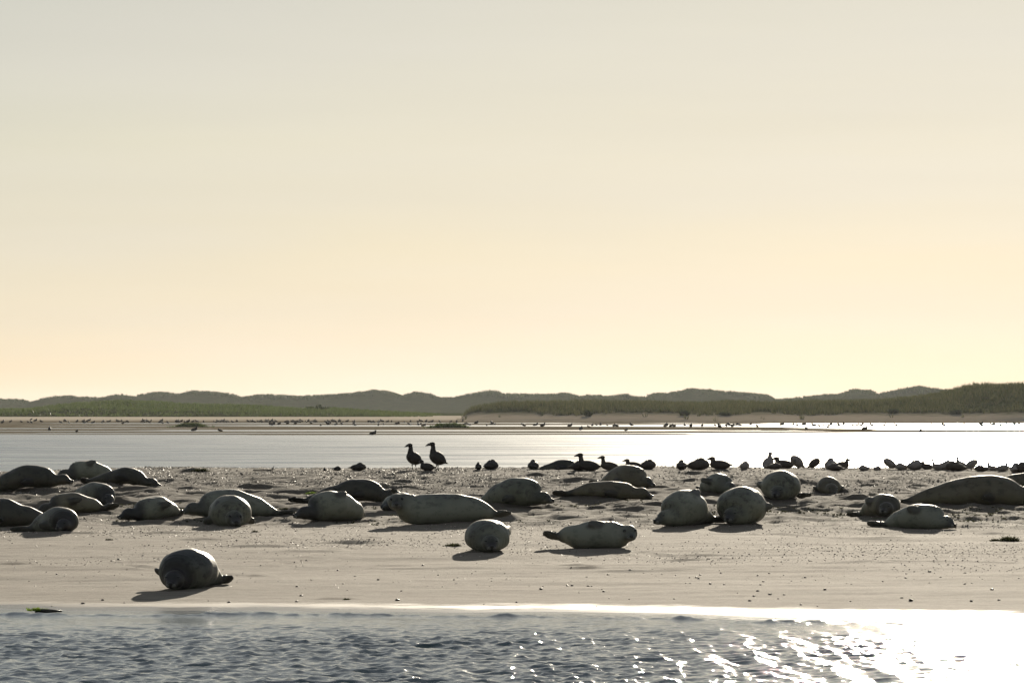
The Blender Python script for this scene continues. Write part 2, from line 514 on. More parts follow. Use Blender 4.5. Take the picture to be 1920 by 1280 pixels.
DUNE = M('dune_ground')
_g = DUNE.n('NewGeometry').outputs['Position']
_n = DUNE.noise(_g, 0.15, 5, 0.65); _n2 = DUNE.noise(_g, 0.9, 4, 0.6)
DUNE.set('Base Color', DUNE.mix(DUNE.rng(_n2, 0.35, 0.65), DUNE.mix(DUNE.rng(_n, 0.35, 0.65), (0.045, 0.06, 0.025), (0.085, 0.095, 0.04)), (0.06, 0.055, 0.03)))
DUNE.set('Roughness', 0.9); DUNE.set('Specular IOR Level', 0.0)
DUNE.bump(_n2, 0.8, 0.5)

# hazy high dunes far behind
HILL = [(-900, 742), (-500, 736), (-250, 744), (-100, 740), (0, 750), (30, 750), (50, 753), (75, 757), (88, 749), (120, 743), (150, 747), (200, 748), (225, 742), (255, 747), (290, 738), (320, 739), (333, 742), (360, 735), (400, 737),
        (430, 741), (450, 748), (480, 744), (560, 745), (640, 742), (670, 738), (700, 734), (730, 736), (750, 745), (780, 737), (800, 740), (820, 748), (850, 747), (880, 741), (915, 735), (930, 736), (940, 743),
        (1000, 741), (1060, 739), (1085, 745), (1100, 742), (1140, 745), (1170, 743), (1185, 749), (1205, 748), (1225, 739), (1250, 740), (1290, 731), (1330, 733), (1390, 740), (1440, 743), (1450, 751),
        (1500, 748), (1530, 743), (1570, 741), (1600, 732), (1630, 734), (1645, 741), (1680, 737), (1720, 729), (1760, 733), (1770, 732), (1790, 737), (1830, 735), (1920, 738), (2100, 732), (2400, 741), (2900, 736)]
HD = 2300.0
hx_, hz_ = px_top(HILL, HD)
def hill_z(X, Y):
    n = fbm(X * 0.02, Y * 0.02, 200, 5, 0.55)
    rid = np.interp(X + 14 * fbm(X * 0.004, Y * 0.012, 210, 3) * np.minimum(1, np.abs(Y - HD) / 60), hx_, hz_)
    b = (Y - HD) / np.where(Y < HD, 95.0, 190.0)
    z = (rid + 0.4) * np.exp(-b * b * (1 + 0.8 * n)) + n * 2.4 * np.clip(np.abs(b) * 3, 0, 1) * np.exp(-b * b)
    return z + 0.5 * fbm(X * 0.25, Y * 0.2, 230, 3) * np.exp(-b * b) - 0.4
hills = link('hill_range', grid_mesh('hill_range', spaced([(-700, -290, 6), (-290, 290, 1.0), (290, 700, 6)]), spaced([(2080, 2250, 9), (2250, 2330, 3.2), (2330, 2700, 25)]), hill_z), DUNE.m)
tag(hills, kind='structure')

# left: low green marsh ridge; right: grassy foredune that climbs to the right
LTOP = [(-700, 768), (-300, 766), (0, 769), (80, 768), (95, 764), (150, 757), (230, 753), (290, 755), (330, 759), (450, 760), (480, 762), (560, 768), (600, 767), (650, 769), (700, 772), (760, 776), (800, 778), (850, 779), (900, 781), (960, 790)]
LD = 1030.0
lx_, lz_ = px_top(LTOP, LD)
def left_z(X, Y):
    rid = np.interp(X, lx_, lz_)
    end = 1 - sstep(lx_[-4], lx_[-1], X)
    f = sstep(915, 945, Y + 14 * fbm(X * 0.03, Y * 0, 300, 3)) * 0.55 + sstep(945, LD, Y) * 0.45
    back = 1 - sstep(LD + 20, LD + 160, Y)
    z = 0.45 + (rid - 0.55) * f * np.maximum(back, 0.25) + 0.35 * fbm(X * 0.09, Y * 0.05, 310, 4) * f
    return np.where(end > 0, z * end - 0.2 * (1 - end), -0.3)
marsh = link('marsh_ground', grid_mesh('marsh_ground', spaced([(-200, -125, 4), (-125, 3, 0.9)]), spaced([(905, 1050, 2.6), (1050, 1210, 14)]), left_z), DUNE.m)
tag(marsh, kind='structure')

RTOP = [(840, 785), (860, 774), (890, 763), (940, 756), (1000, 753), (1060, 752), (1150, 752), (1250, 753), (1330, 754), (1440, 756), (1500, 753), (1560, 752), (1650, 749), (1700, 746), (1750, 741), (1790, 734), (1815, 726), (1840, 721), (1880, 722), (1905, 719), (1920, 720), (2000, 722), (2100, 717), (2300, 728), (2600, 735)]
RD = 800.0
rx_, rz_ = px_top(RTOP, RD)
def right_z(X, Y):
    rid = np.interp(X, rx_, rz_) - 0.5
    foot = 745 - 0.12 * (X - 20) + 14 * fbm(X * 0.035, Y * 0, 330, 3)
    f = np.clip((Y - foot) / (RD - foot), 0, 1.0)
    f = f ** 0.8 * (1 - 0.12 * np.sin(f * math.pi * 2))
    back = 1 - sstep(RD + 8, RD + 110, Y)
    st = sstep(rx_[0], rx_[2], X)
    z = 0.15 + (rid - 0.15) * f * np.maximum(back, 0.2) + 0.6 * fbm(X * 0.10, Y * 0.07, 340, 4) * f
    return np.where(Y < foot, -0.1, z) * st - 0.1 * (1 - st)
rdune = link('dune_right', grid_mesh('dune_right', spaced([(-12, 112, 0.8), (112, 180, 4)]), spaced([(715, 830, 1.6), (830, 930, 10)]), right_z), None)
RDM = M('foredune_ground')
_g = RDM.n('NewGeometry').outputs['Position']
_s = RDM.n('SeparateXYZ'); RDM.l(_g, _s.inputs[0])
_n2 = RDM.noise(_g, 0.35, 5, 0.65)
RDM.set('Base Color', RDM.mix(RDM.rng(RDM.math('ADD', _s.outputs[2], RDM.math('MULTIPLY', _n2, 1.6)), 1.7, 2.6), (0.31, 0.26, 0.195), (0.07, 0.075, 0.035)))
RDM.set('Roughness', 0.9); RDM.set('Specular IOR Level', 0.0)
RDM.bump(_n2, 0.6, 0.3)
rdune.data.materials.append(RDM.m)
tag(rdune, kind='structure')

# ------------------------------------------------------------------ grass and shrubs on the dunes (stuff)
def tufts(name, pts, hts, blades, mat, spread=0.7, width=0.10, seed=1):
    rg = np.random.default_rng(seed)
    n = len(pts); P = np.repeat(np.asarray(pts), blades, 0); H = np.repeat(np.asarray(hts), blades)
    N = len(P)
    a = rg.uniform(0, 2 * np.pi, N); rr = rg.uniform(0, 1, N) ** 0.6
    root = P + np.stack([np.cos(a) * rr * 0.35 * H, np.sin(a) * rr * 0.35 * H, np.zeros(N)], 1)
    lean = rg.uniform(0.1, 1, N) * spread
    tip = root + np.stack([np.cos(a) * lean * H, np.sin(a) * lean * H, H * rg.uniform(0.6, 1.15, N)], 1)
    w = H * width * rg.uniform(0.6, 1.3, N)
    th = rg.uniform(0, np.pi, N)
    wv = np.stack([np.cos(th) * w, np.sin(th) * w, np.zeros(N)], 1)
    v = np.empty((N, 3, 3)); v[:, 0] = root - wv; v[:, 1] = root + wv; v[:, 2] = tip
    me = mesh_from(name, v.reshape(-1, 3), tris=np.arange(N * 3).reshape(-1, 3), smooth=False)
    point_attr(me, 'shade', np.repeat(rg.uniform(0, 1, N) ** 2, 3))
    return link(name, me, mat)

GRASS = mat_grass('marram_blades', (0.036, 0.045, 0.018), (0.07, 0.076, 0.03), (0.20, 0.18, 0.085))
GREEN = mat_grass('marsh_blades', (0.044, 0.066, 0.018), (0.085, 0.12, 0.03), (0.18, 0.20, 0.07))
SCRUB = mat_grass('scrub_leaves', (0.035, 0.05, 0.022), (0.06, 0.075, 0.03), (0.12, 0.12, 0.05))

rg = np.random.default_rng(31)
n = 16000
X = rg.uniform(-10, 165, n); Y = rg.uniform(735, 835, n); Z = right_z(X, Y)
keep = (Z > 1.15 + 1.3 * vnoise(X * 0.12, Y * 0.05, 9) + np.clip((X - 60) / 60, 0, 1.2)) | (rg.uniform(0, 1, n) < 0.012) & (Z > 0.2)
P = np.stack([X, Y, Z - 0.05], 1)[keep]
tag(tufts('marram_grass', P, rg.uniform(0.5, 1.05, len(P)), 11, GRASS, 0.6, 0.07, 32), 'olive green marram grass covering the foredune beyond the lagoon', 'grass', kind='stuff')
n = 12000
X = rg.uniform(-170, 2, n); Y = rg.uniform(915, 1060, n); Z = left_z(X, Y)
keep = (Z > 0.62 + 0.3 * vnoise(X * 0.1, Y * 0.05, 19))
P = np.stack([X, Y, Z - 0.05], 1)[keep]
tag(tufts('marsh_grass', P, rg.uniform(0.35, 0.8, len(P)), 8, GREEN, 0.6, 0.12, 34), 'bright green marsh grass on the low ridge beyond the lagoon', 'grass', kind='stuff')
n = 7000
X = rg.uniform(-420, 420, n); Y = HD + rg.normal(-6, 16, n); Z = hill_z(X, Y)
big = vnoise(X * 0.05, Y * 0.0, 77)
keep = (Z > 1.0)
P = np.stack([X, Y, Z - 0.2], 1)[keep]
tag(tufts('dune_scrub', P, (rg.uniform(0.7, 1.5, n) + np.clip(big, 0, 1) * 2.2)[keep], 9, SCRUB, 0.8, 0.20, 36), 'grey green scrub along the crest of the far hazy dunes', 'scrub', kind='stuff')

# ------------------------------------------------------------------ animal bodies: closed tubes and lumps fused into one skin
def tube_arrays(pts, rw, rh, seg=18, up=Vector((0, 0, 1)), flat=None):
    pts = [Vector(p) for p in pts]
    V = []; n = len(pts)
    for k in range(n):
        t = (pts[min(k + 1, n - 1)] - pts[max(k - 1, 0)]).normalized()
        side = up.cross(t)
        if side.length < 1e-4: side = Vector((0, 1, 0))
        side.normalize(); u = t.cross(side).normalized()
        for j in range(seg):
            a = 2 * math.pi * j / seg
            ca, sa = math.cos(a), math.sin(a)
            if flat is not None and sa < 0: ca *= 1 + 0.10 * min(1, -sa * 1.6) * (1 if abs(ca) > .2 else 0)
            V.append(pts[k] + side * (ca * rw[k]) + u * (sa * rh[k]))
    V.append(pts[0]); V.append(pts[-1])
    T = []; Q = []
    for k in range(n - 1):
        for j in range(seg):
            j2 = (j + 1) % seg
            Q.append((k * seg + j, k * seg + j2, (k + 1) * seg + j2, (k + 1) * seg + j))
    a, b = n * seg, n * seg + 1
    for j in range(seg):
        j2 = (j + 1) % seg
        T.append((a, j2, j)); T.append((b, (n - 1) * seg + j, (n - 1) * seg + j2))
    V = [(v.x, v.y, v.z) for v in V]
    if flat is not None: V = [(x, y, max(z, flat)) for x, y, z in V]
    return np.array(V), np.array(T), np.array(Q)

def lump(c, r, rot=None, nu=16, nv=12):
    c = Vector(c); pts = []; 
    V = [];
    for i in range(nv + 1):
        th = math.pi * i / nv
        for j in range(nu):
            ph = 2 * math.pi * j / nu
            p = Vector((math.cos(th) * r[0], math.sin(th) * math.cos(ph) * r[1], math.sin(th) * math.sin(ph) * r[2]))
            if rot is not None: p = rot @ p
            p = p + c
            V.append((p.x, p.y, p.z))
    Q = []
    for i in range(nv):
        for j in range(nu):
            j2 = (j + 1) % nu
            Q.append((i * nu + j, (i + 1) * nu + j, (i + 1) * nu + j2, i * nu + j2))
    return np.array(V), np.zeros((0, 3), int), np.array(Q)

def fuse(name, parts, voxel, smooth=4, floor=None, factor=0.5):
    V = []; T = []; Q = []; o = 0
    for v, t, q in parts:
        V.append(v)
        if len(t): T.append(t + o)
        if len(q): Q.append(q + o)
        o += len(v)
    me = mesh_from(name + '_raw', np.concatenate(V), np.concatenate(T) if T else None, np.concatenate(Q) if Q else None)
    ob = bpy.data.objects.new('tmp', me); COL.objects.link(ob)
    m = ob.modifiers.new('r', 'REMESH'); m.mode = 'VOXEL'; m.voxel_size = voxel; m.use_smooth_shade = True
    if smooth:
        sm = ob.modifiers.new('s', 'SMOOTH'); sm.iterations = smooth; sm.factor = factor
    dg = bpy.context.evaluated_depsgraph_get()
    res = bpy.data.meshes.new_from_object(ob.evaluated_get(dg)); res.name = name
    bpy.data.objects.remove(ob); bpy.data.meshes.remove(me)
    res.polygons.foreach_set('use_smooth', np.ones(len(res.polygons), bool))
    return res

def verts_of(me):
    a = np.empty(len(me.vertices) * 3, np.float32); me.vertices.foreach_get('co', a); return a.reshape(-1, 3)

_PU = [0.0, .05, .12, .22, .34, .46, .58, .68, .76, .83, .89, .94, 1.0]
_PR = [.055, .085, .125, .175, .220, .252, .268, .266, .252, .230, .202, .172, .128]

def sph(me_name, r, sx=1, sy=1, sz=1):
    v, t, q = lump((0, 0, 0), (r * sx, r * sy, r * sz), None, 12, 8)
    return mesh_from(me_name, v, quads=q)
EYE = mat_flat('eye_black', (0.006, 0.005, 0.005), 0.08, 0.1)
NOSE = mat_flat('nose_black', (0.015, 0.013, 0.012), 0.35, 0.1)
EYE_ME = sph('eye', 0.018); EYE_ME.materials.append(EYE)
NOSE_ME = sph('nose', 0.026, 0.7, 1.1, 0.75); NOSE_ME.materials.append(NOSE)
LID_ME = sph('eyelid', 0.016, .8, 1.25, .35); LID_ME.materials.append(EYE)
PAD_ME = sph('whisker_pad', 0.030, .8, 1.0, .9); PAD_ME.materials.append(mat_flat('pad_grey', (0.10, 0.095, 0.08), .5, .3, 60))

FUR = {
    'grey':  mat_fur('fur_grey', (0.083, 0.085, 0.058), (0.174, 0.174, 0.125), (0.027, 0.027, 0.019), 0.8),
    'pale':  mat_fur('fur_pale', (0.078, 0.081, 0.060), (0.178, 0.181, 0.137), (0.037, 0.038, 0.028), 0.8),
    'dark':  mat_fur('fur_dark', (0.026, 0.024, 0.015), (0.062, 0.057, 0.038), (0.010, 0.010, 0.007), 0.7),
    'brown': mat_fur('fur_brown', (0.080, 0.067, 0.038), (0.137, 0.120, 0.073), (0.030, 0.026, 0.016), 0.7),
    'mottled': mat_fur('fur_mottled', (0.013, 0.016, 0.013), (0.111, 0.118, 0.095), (0.006, 0.006, 0.005), 1.0),
}

def paddle(root, d, length, width, thick, up, curl=0.0):
    """flat flipper that widens then rounds off"""
    d = Vector(d).normalized(); up = Vector(up).normalized()
    side = up.cross(d).normalized(); up = d.cross(side).normalized()
    pts = []; rw = []; rh = []
    for t, w, h in ((0, .62, 1.5), (.2, .8, 1.25), (.45, 1.0, 1.0), (.7, .98, .85), (.9, .72, .7), (1.0, .35, .5)):
        pts.append(Vector(root) + d * length * t + up * curl * length * t * t); rw.append(width * w); rh.append(thick * h)
    return tube_arrays(pts, rw, rh, 12, up)

SEAL_N = [0]
def seal(label, px, py, yaw, fur='grey', L=1.45, g=1.0, gw=1.0, bend=0.0, neck=0.0, head_z=None, head_yaw=0.0, head_pitch=-6.0, head=1.0,
         tail_lift=6.0, tail_yaw=0.0, tail_z=0.0, tail_len=0.27, tail_spread=14.0, roll=0.0, fore=(True, True), fore_out=26.0, fore_lift=None, fore_len=.22, hump=0.0, hump_u=.6,
         face=0.75, eyes_open=False, wet_tail=0.75, wet_head=0.0, sink=0.012, slim_neck=1.0, profile=None):
    U = np.linspace(0, 1, 30)
    pr = np.interp(U, _PU, _PR) if profile is None else np.interp(U, _PU, profile)
    rw = pr * g * gw * 1.06; rh = pr * g * 0.96
    nk = sstep(.78, .99, U); sl = 1 + (slim_neck - 1) * nk
    rw = rw * sl; rh = rh * sl
    rw = rw * (1 - nk) + np.maximum(rw * .66, .104 * head) * nk; rh = rh * (1 - nk) + np.maximum(rh * .66, .100 * head) * nk
    zc = rh * 0.93
    zc = zc + hump * np.exp(-((U - hump_u) / .18) ** 2)
    hz = .128 * head if head_z is None else head_z
    zc = zc * (1 - nk) + hz * nk
    tl = 1 - sstep(0, .35, U); zc = zc + tail_z * tl
    # heading along the spine
    hd = np.radians(bend) * (U - .45) + np.radians(neck) * sstep(.66, 1, U) + np.radians(-tail_yaw) * (1 - sstep(0, .3, U)) * 1.0
    ds = (L - .13) / (len(U) - 1)
    xs = np.concatenate([[0], np.cumsum(np.cos(hd[:-1]) * ds)]); ys = np.concatenate([[0], np.cumsum(np.sin(hd[:-1]) * ds)])
    # centre on the heaviest part
    k0 = int(np.argmin(abs(U - .5))); xs -= xs[k0]; ys -= ys[k0]
    pts = [(xs[k], ys[k], zc[k]) for k in range(len(U))]
    parts = [tube_arrays(pts, rw, rh, 22, flat=0.0)]
    # head
    hyaw = hd[-1] + R(head_yaw); hp = R(head_pitch)
    HR = Matrix.Rotation(hyaw, 3, 'Z') @ Matrix.Rotation(-hp, 3, 'Y')
    hc = Vector(pts[-1])
    parts.append(lump(hc, (.135 * head, .115 * head, .110 * head), HR))
    mz = hc + HR @ Vector((.130 * head, 0, -.030 * head))
    parts.append(lump(mz, (.078 * head, .070 * head, .054 * head), HR, 12, 10))
    # hind flippers
    tdir = Vector((-math.cos(hd[0]), -math.sin(hd[0]), 0))
    tr = Vector(pts[0])
    flips = []
    for sgn in (-1, 1):
        d = Matrix.Rotation(R(tail_spread) * sgn, 3, 'Z') @ tdir
        d = Vector((d.x, d.y, math.tan(R(tail_lift))))
        root = tr - tdir * .05 + Vector((0, 0, 0))
        up = Matrix.Rotation(R(55 * sgn), 3, tdir) @ Vector((0, 0, 1))
        parts.append(paddle(root, d, tail_len + .05, .075, .024, up)); flips.append((root, root + d.normalized() * (tail_len + .05)))
    # fore flippers
    ku = int(round(.70 * 29)); sp = Vector(pts[ku]); tg = (Vector(pts[ku + 1]) - Vector(pts[ku - 1])).normalized()
    sd = Vector((0, 0, 1)).cross(tg).normalized(); ups = tg.cross(sd)
    ff = []
    for i, (on, a0) in enumerate(zip(fore, (-28, 208))):
        if not on: continue
        a = R(a0 + roll)
        out = sd * math.cos(a) + ups * math.sin(a)
        root = sp + sd * (math.cos(a) * rw[ku] * .93) + ups * (math.sin(a) * rh[ku] * .93)
        if root.z < .035: root.z = .035
        lift = math.sin(R(fore_out))
        d = -tg * math.cos(R(fore_out)) + out * lift
        if fore_lift is not None: d = d + Vector((0, 0, fore_lift))
        if root.z < .12 and fore_lift is None: d.z = max(d.z, -.02)
        parts.append(paddle(root, d, fore_len * 1.15, .068, .027, out, 0.0)); ff.append((root, root + d.normalized() * fore_len))
    me = fuse('harbour_seal', parts, 0.023, 4)
    v = verts_of(me)
    no = np.empty(len(me.vertices) * 3, np.float32); me.vertices.foreach_get('normal', no); no = no.reshape(-1, 3)
    sd_ = SEAL_N[0] * 1.7
    wob = np.sin(v[:, 0] * 7.3 + sd_) * np.sin(v[:, 1] * 8.1 + 2 * sd_) * np.sin(v[:, 2] * 9.7 + 3 * sd_) + .6 * np.sin(v[:, 0] * 15 + v[:, 2] * 9 + sd_) * np.sin(v[:, 1] * 17 - sd_)
    hd_ = np.linalg.norm(v - np.array(hc), axis=1)
    fold = np.exp(-((hd_ - .27) / .07) ** 2) * np.sin(hd_ * 115 + 2.5 * v[:, 2]) * .005
    v = v + no * (wob * .011 * np.clip((hd_ - .12) / .15, 0, 1) + fold)[:, None]
    v[:, 2] = np.maximum(v[:, 2], -0.02)
    # belly spreads where it rests
    me.vertices.foreach_set('co', v.ravel())
    # dorsal side darker than the belly
    ra = R(90 + roll)
    ax = np.array([math.cos(hd[15]), math.sin(hd[15]), 0]); sdv = np.array([-ax[1], ax[0], 0])
    dv = sdv * math.cos(ra) + np.array([0, 0, 1]) * math.sin(ra)
    point_attr(me, 'back', np.clip(no @ dv * .75 + .45, 0, 1))
    # dark muzzle, eye patches and flippers; face tone includes painted shade
    P = v.astype(float)
    tone = np.zeros(len(P))
    ez = HR @ Vector((.105 * head, 0, .0)) + hc
    tone = np.maximum(tone, face * np.exp(-(np.linalg.norm(P - np.array(mz + HR @ Vector((.02, 0, .02 * head))), axis=1) / (.118 * head)) ** 4))
    eyes = []
    for sgn in (-1, 1):
        e = hc + HR @ Vector((.092 * head, .070 * head * sgn, .044 * head)); eyes.append(e)
        tone = np.maximum(tone, (.8 if eyes_open else .5) * face * np.exp(-(np.linalg.norm(P - np.array(e), axis=1) / (.040 * head)) ** 2))
    if wet_head: tone = np.maximum(tone, wet_head * (1 - sstep(.18, .34, np.linalg.norm(P - np.array(hc), axis=1))))
    def segd(a, b):
        a = np.array(a); b = np.array(b); ab = b - a; t = np.clip(((P - a) @ ab) / (ab @ ab), 0, 1)
        return np.linalg.norm(P - a - t[:, None] * ab, axis=1)
    for a, b in flips:
        tone = np.maximum(tone, wet_tail * (1 - sstep(.06, .14, segd(a, b))))
    for a, b in ff:
        mid = a + (b - a) * .35
        tone = np.maximum(tone, .7 * (1 - sstep(.05, .10, segd(mid, b))))
    point_attr(me, 'tone', np.clip(tone, 0, 1))
    x, y, z = at(px, py)
    # rest on the sand under the belly
    o = link('harbour_seal', me, FUR[fur])
    yr = R(yaw); cs, sn = math.cos(yr), math.sin(yr)
    uu = np.linspace(-.45, .35, 9) * L
    gz = bank_z(x + uu * cs, y + uu * sn)
    sl_ = np.polyfit(uu, gz, 1)
    o.location = (x, y, float(np.median(gz - sl_[0] * uu)) - sink)
    pit = math.atan(sl_[0])
    o.rotation_euler = (Matrix.Rotation(yr, 3, 'Z') @ Matrix.Rotation(-pit, 3, 'Y')).to_euler()
    tag(o, label, 'seal', 'seals hauled out on the sandbank')
    for e in (eyes if eyes_open else ()):
        c = link('eye', EYE_ME, None, o, e); c.scale = (head,) * 3
    for e, sg in (() if eyes_open else zip(eyes, (-1, 1))):
        c = link('eyelid', LID_ME, None, o, e); c.scale = (head,) * 3; c.rotation_euler = HR.to_euler()
    for sg in (-1, 1):
        c = link('whisker_pad', PAD_ME, None, o, mz + HR @ Vector((.046 * head, .028 * head * sg, -.008 * head))); c.scale = (head,) * 3; c.rotation_euler = HR.to_euler()
    c = link('nose', NOSE_ME, None, o, mz + HR @ Vector((.068 * head, 0, .018 * head))); c.scale = (head,) * 3
    c.rotation_euler = HR.to_euler()
    SEAL_N[0] += 1
    return o

# name of each seal is its kind; the label says which one
seal('dark olive seal cut off by the left frame edge, snout pointing right, farthest left', 40, 917, -8, 'dark', L=1.65, g=.80, hump=.05, hump_u=.55, head=.95, head_pitch=-10)
seal('grey seal rolled on its side at the lagoon edge, half hidden by a dark seal', 172, 898, -142, 'grey', L=1.25, g=.80, roll=70, wet_head=.8, head=1.05, neck=-15, fore_out=18)
seal('very dark slim seal stretched flat with hump and pointed snout at the lagoon edge', 222, 906, -6, 'dark', L=1.32, g=.60, gw=1.1, hump=.06, hump_u=.62, head=.85, head_z=.10, tail_len=.16, fore_out=10)
seal('olive seal lying in front of another, dark hind flippers towards it', 143, 961, -152, 'brown', L=1.15, g=.72, roll=40, wet_head=.8, head=.9, tail_lift=10)
seal('round grey seal with dark head turned to camera behind an olive seal', 172, 945, -48, 'grey', L=1.2, g=.80, wet_head=.9, head=.95, neck=-25)
seal('large dark grey seal cut off by the left frame edge, hind flippers raised', 5, 986, -158, 'dark', L=1.6, g=.92, tail_lift=25, tail_z=.06, tail_len=.3)
seal('small pale seal with dark head tucked low and thin tail to the left', 103, 996, -40, 'pale', L=1.05, g=.78, bend=-60, neck=-40, wet_head=.95, head=.9, tail_yaw=-20, tail_len=.3, tail_lift=2)
seal('grey seal alone with its dark head stretched out flat to the left', 296, 971, -122, 'grey', L=1.3, g=.74, gw=1.05, roll=40, wet_head=.95, head=.95, neck=-42, tail_len=.1, slim_neck=.85)
seal('long pale seal lying behind a blunt headed one, dark hind flippers out right', 444, 966, -160, 'pale', L=1.5, g=.88, wet_head=.6, roll=50, tail_len=.3, tail_lift=2, fore_out=12)
seal('blunt broad grey seal facing the camera head on, in front of a long pale one', 428, 984, -78, 'grey', L=1.3, g=1.0, gw=1.12, head=1.2, face=.8, eyes_open=True, fore_out=40)
seal('dark seal lying flat with humped back behind a plump grey seal', 650, 941, 4, 'dark', L=1.6, g=.74, hump=.05, hump_u=.66, head=.9, tail_len=.3, head_z=.14)
seal('plump dark grey seal rolled over with one fore flipper up on its flank', 634, 974, -132, 'grey', L=1.4, g=.95, gw=1.05, roll=75, wet_head=.9, head=1.0, tail_len=.2, fore_out=12, neck=-28, tail_yaw=-30)
seal('pale seal mostly hidden behind the head of the big watchful seal', 748, 955, 62, 'pale', L=1.1, g=.60, head=.9, roll=80, tail_len=.1, profile=[.10, .14, .18, .22, .245, .256, .268, .262, .248, .22, .19, .16, .128])
seal('biggest watchful seal with raised head looking straight at the camera', 838, 978, -166, 'pale', L=1.66, g=.94, gw=.95, head=1.22, head_z=.36, head_yaw=72, eyes_open=True, head_pitch=-4, neck=6, tail_len=.3, tail_lift=3, roll=40, fore=(False, True), slim_neck=1.35, tail_z=.03, face=.5, profile=[.085, .125, .175, .222, .25, .262, .268, .268, .264, .255, .240, .205, .14])
seal('round pale seal dozing alone on the smooth sand, dark patch on its face', 912, 1031, -84, 'pale', L=1.2, g=.90, gw=1.18, head=1.05, face=.95, roll=45, fore_out=15)
seal('grey humped seal asleep with dark snout to the right below the resting ducks', 958, 941, -32, 'grey', L=1.35, g=.96, head=1.0, wet_head=.4, tail_len=.12)
seal('small banana shaped pale seal on smooth sand, face turned to camera, tail raised', 1112, 1027, -14, 'pale', L=1.10, g=.78, head=1.10, head_z=.21, head_yaw=-66, eyes_open=True, head_pitch=-6, tail_lift=16, tail_z=.09, tail_len=.26, roll=-75, fore_out=12, slim_neck=1.4, face=.5, profile=[.085, .125, .175, .222, .25, .262, .268, .268, .262, .245, .225, .195, .14])
seal('slender dark seal stretched flat in front of a rounded olive one', 1130, 930, -4, 'brown', L=1.42, g=.62, head=.95, tail_len=.26, tail_lift=1)
seal('rounded olive seal seen from behind a slender dark one, just below the ducks', 1168, 912, -42, 'brown', L=1.2, g=.86, head=.95)
seal('fat seal with folded back and upraised flipper, muzzle resting low at its left', 1290, 982, -112, 'grey', L=1.45, g=1.10, gw=1.08, roll=82, head=1.1, face=.75, neck=-34, tail_yaw=70, tail_len=.3, fore_out=14)
seal('egg shaped fat grey seal facing the camera beside the one with folded back', 1394, 980, -102, 'grey', L=1.4, g=1.16, gw=1.14, head=1.15, face=.95, neck=-22, roll=25, head_yaw=14)
seal('small blue grey seal with dark snout resting to the right, high on the bank', 1340, 920, -58, 'pale', L=1.05, g=.70, wet_head=.35, head=.9, roll=-40, tail_len=.25, tail_yaw=20)
seal('big egg shaped seal high on the bank with dark hind flipper beside it', 1464, 933, -94, 'grey', L=1.35, g=1.02, gw=1.16, head=1.05, face=.95, neck=-14, roll=-30, tail_yaw=75, tail_len=.32)
seal('small low rounded seal with head in front of its body, high on the bank', 1553, 920, -90, 'brown', L=.95, g=.60, gw=1.25, head=1.0, face=.4, neck=14)
seal('curled olive seal with folded flipper lying beside a pale one', 1650, 963, -66, 'brown', L=1.2, g=.74, gw=1.1, bend=-45, neck=-20, roll=-50, wet_head=.6, fore_out=14, tail_len=.25)
seal('pale seal with pointed tail lying in front of the curled olive seal', 1714, 990, -34, 'pale', L=1.22, g=.78, head=.95, neck=-14, tail_yaw=8, tail_len=.3, tail_lift=3, roll=-60, fore_out=12)
seal('huge dark brown seal stretched broadside, its long shadow on the sand', 1815, 943, -3, 'brown', L=2.3, g=.98, gw=.95, hump=.03, hump_u=.62, head=1.35, head_z=.2, tail_len=.1, sink=.05)
seal('dark brown seal partly hidden behind the huge one at the right frame edge', 1935, 916, 2, 'brown', L=1.8, g=.72, head=1.0)
near = seal('mottled black and pale seal lying alone nearest the water', 362, 1100, -112, 'mottled', L=1.32, g=.98, gw=1.06, head=1.05, wet_head=.95, roll=-10, tail_len=.17, tail_lift=10, fore=(False, True), fore_out=50, fore_lift=.35, neck=8, tail_yaw=22, bend=10)
seal('dark back of a seal lying just over the crest left of the alert duck', 1046, 879, 3, 'dark', L=1.0, g=.50, head=.7, sink=.06, tail_len=.15)

# ------------------------------------------------------------------ birds on the crest
D_BROWN = mat_flat('plumage_brown', (0.055, 0.040, 0.028), 0.65, 0.45, 45)
D_DARK = mat_flat('plumage_dark', (0.028, 0.022, 0.017), 0.65, 0.4, 45)
D_PALE_BLOOM = mat_flat('plumage_pale_bloom', (0.22, 0.19, 0.165), 0.65, 0.35, 30)  # gull plumage, its colour also carrying the bloom over the right-hand birds
BILL = mat_flat('bill_grey', (0.06, 0.055, 0.05), 0.4, 0.2)
LEGM = mat_flat('leg_olive', (0.10, 0.085, 0.05), 0.5, 0.2)

def rotY(a): return Matrix.Rotation(R(-a), 3, 'Y')
def cone_mesh(name, l, w, h):
    v, t, q = tube_arrays([(0, 0, 0), (l * .35, 0, -.003), (l * .75, 0, -.008), (l, 0, -.012)], [w, w * .8, w * .55, w * .25], [h, h * .75, h * .4, h * .2], 8)
    return mesh_from(name, v, t, q)
BILL_ME = cone_mesh('bill', .086, .024, .033); BILL_ME.materials.append(BILL)
_lv, _lt, _lq = tube_arrays([(0, 0, .20), (.01, 0, .10), (0, 0, .015)], [.016, .011, .010], [.016, .011, .010], 8)
LEG_ME = mesh_from('leg', _lv, _lt, _lq); LEG_ME.materials.append(LEGM)
_fv, _ft, _fq = tube_arrays([(-.015, 0, .010), (.02, 0, .009), (.065, 0, .006)], [.010, .020, .036], [.009, .006, .004], 8)
FOOT_ME = mesh_from('foot', _fv, _ft, _fq); FOOT_ME.materials.append(LEGM)

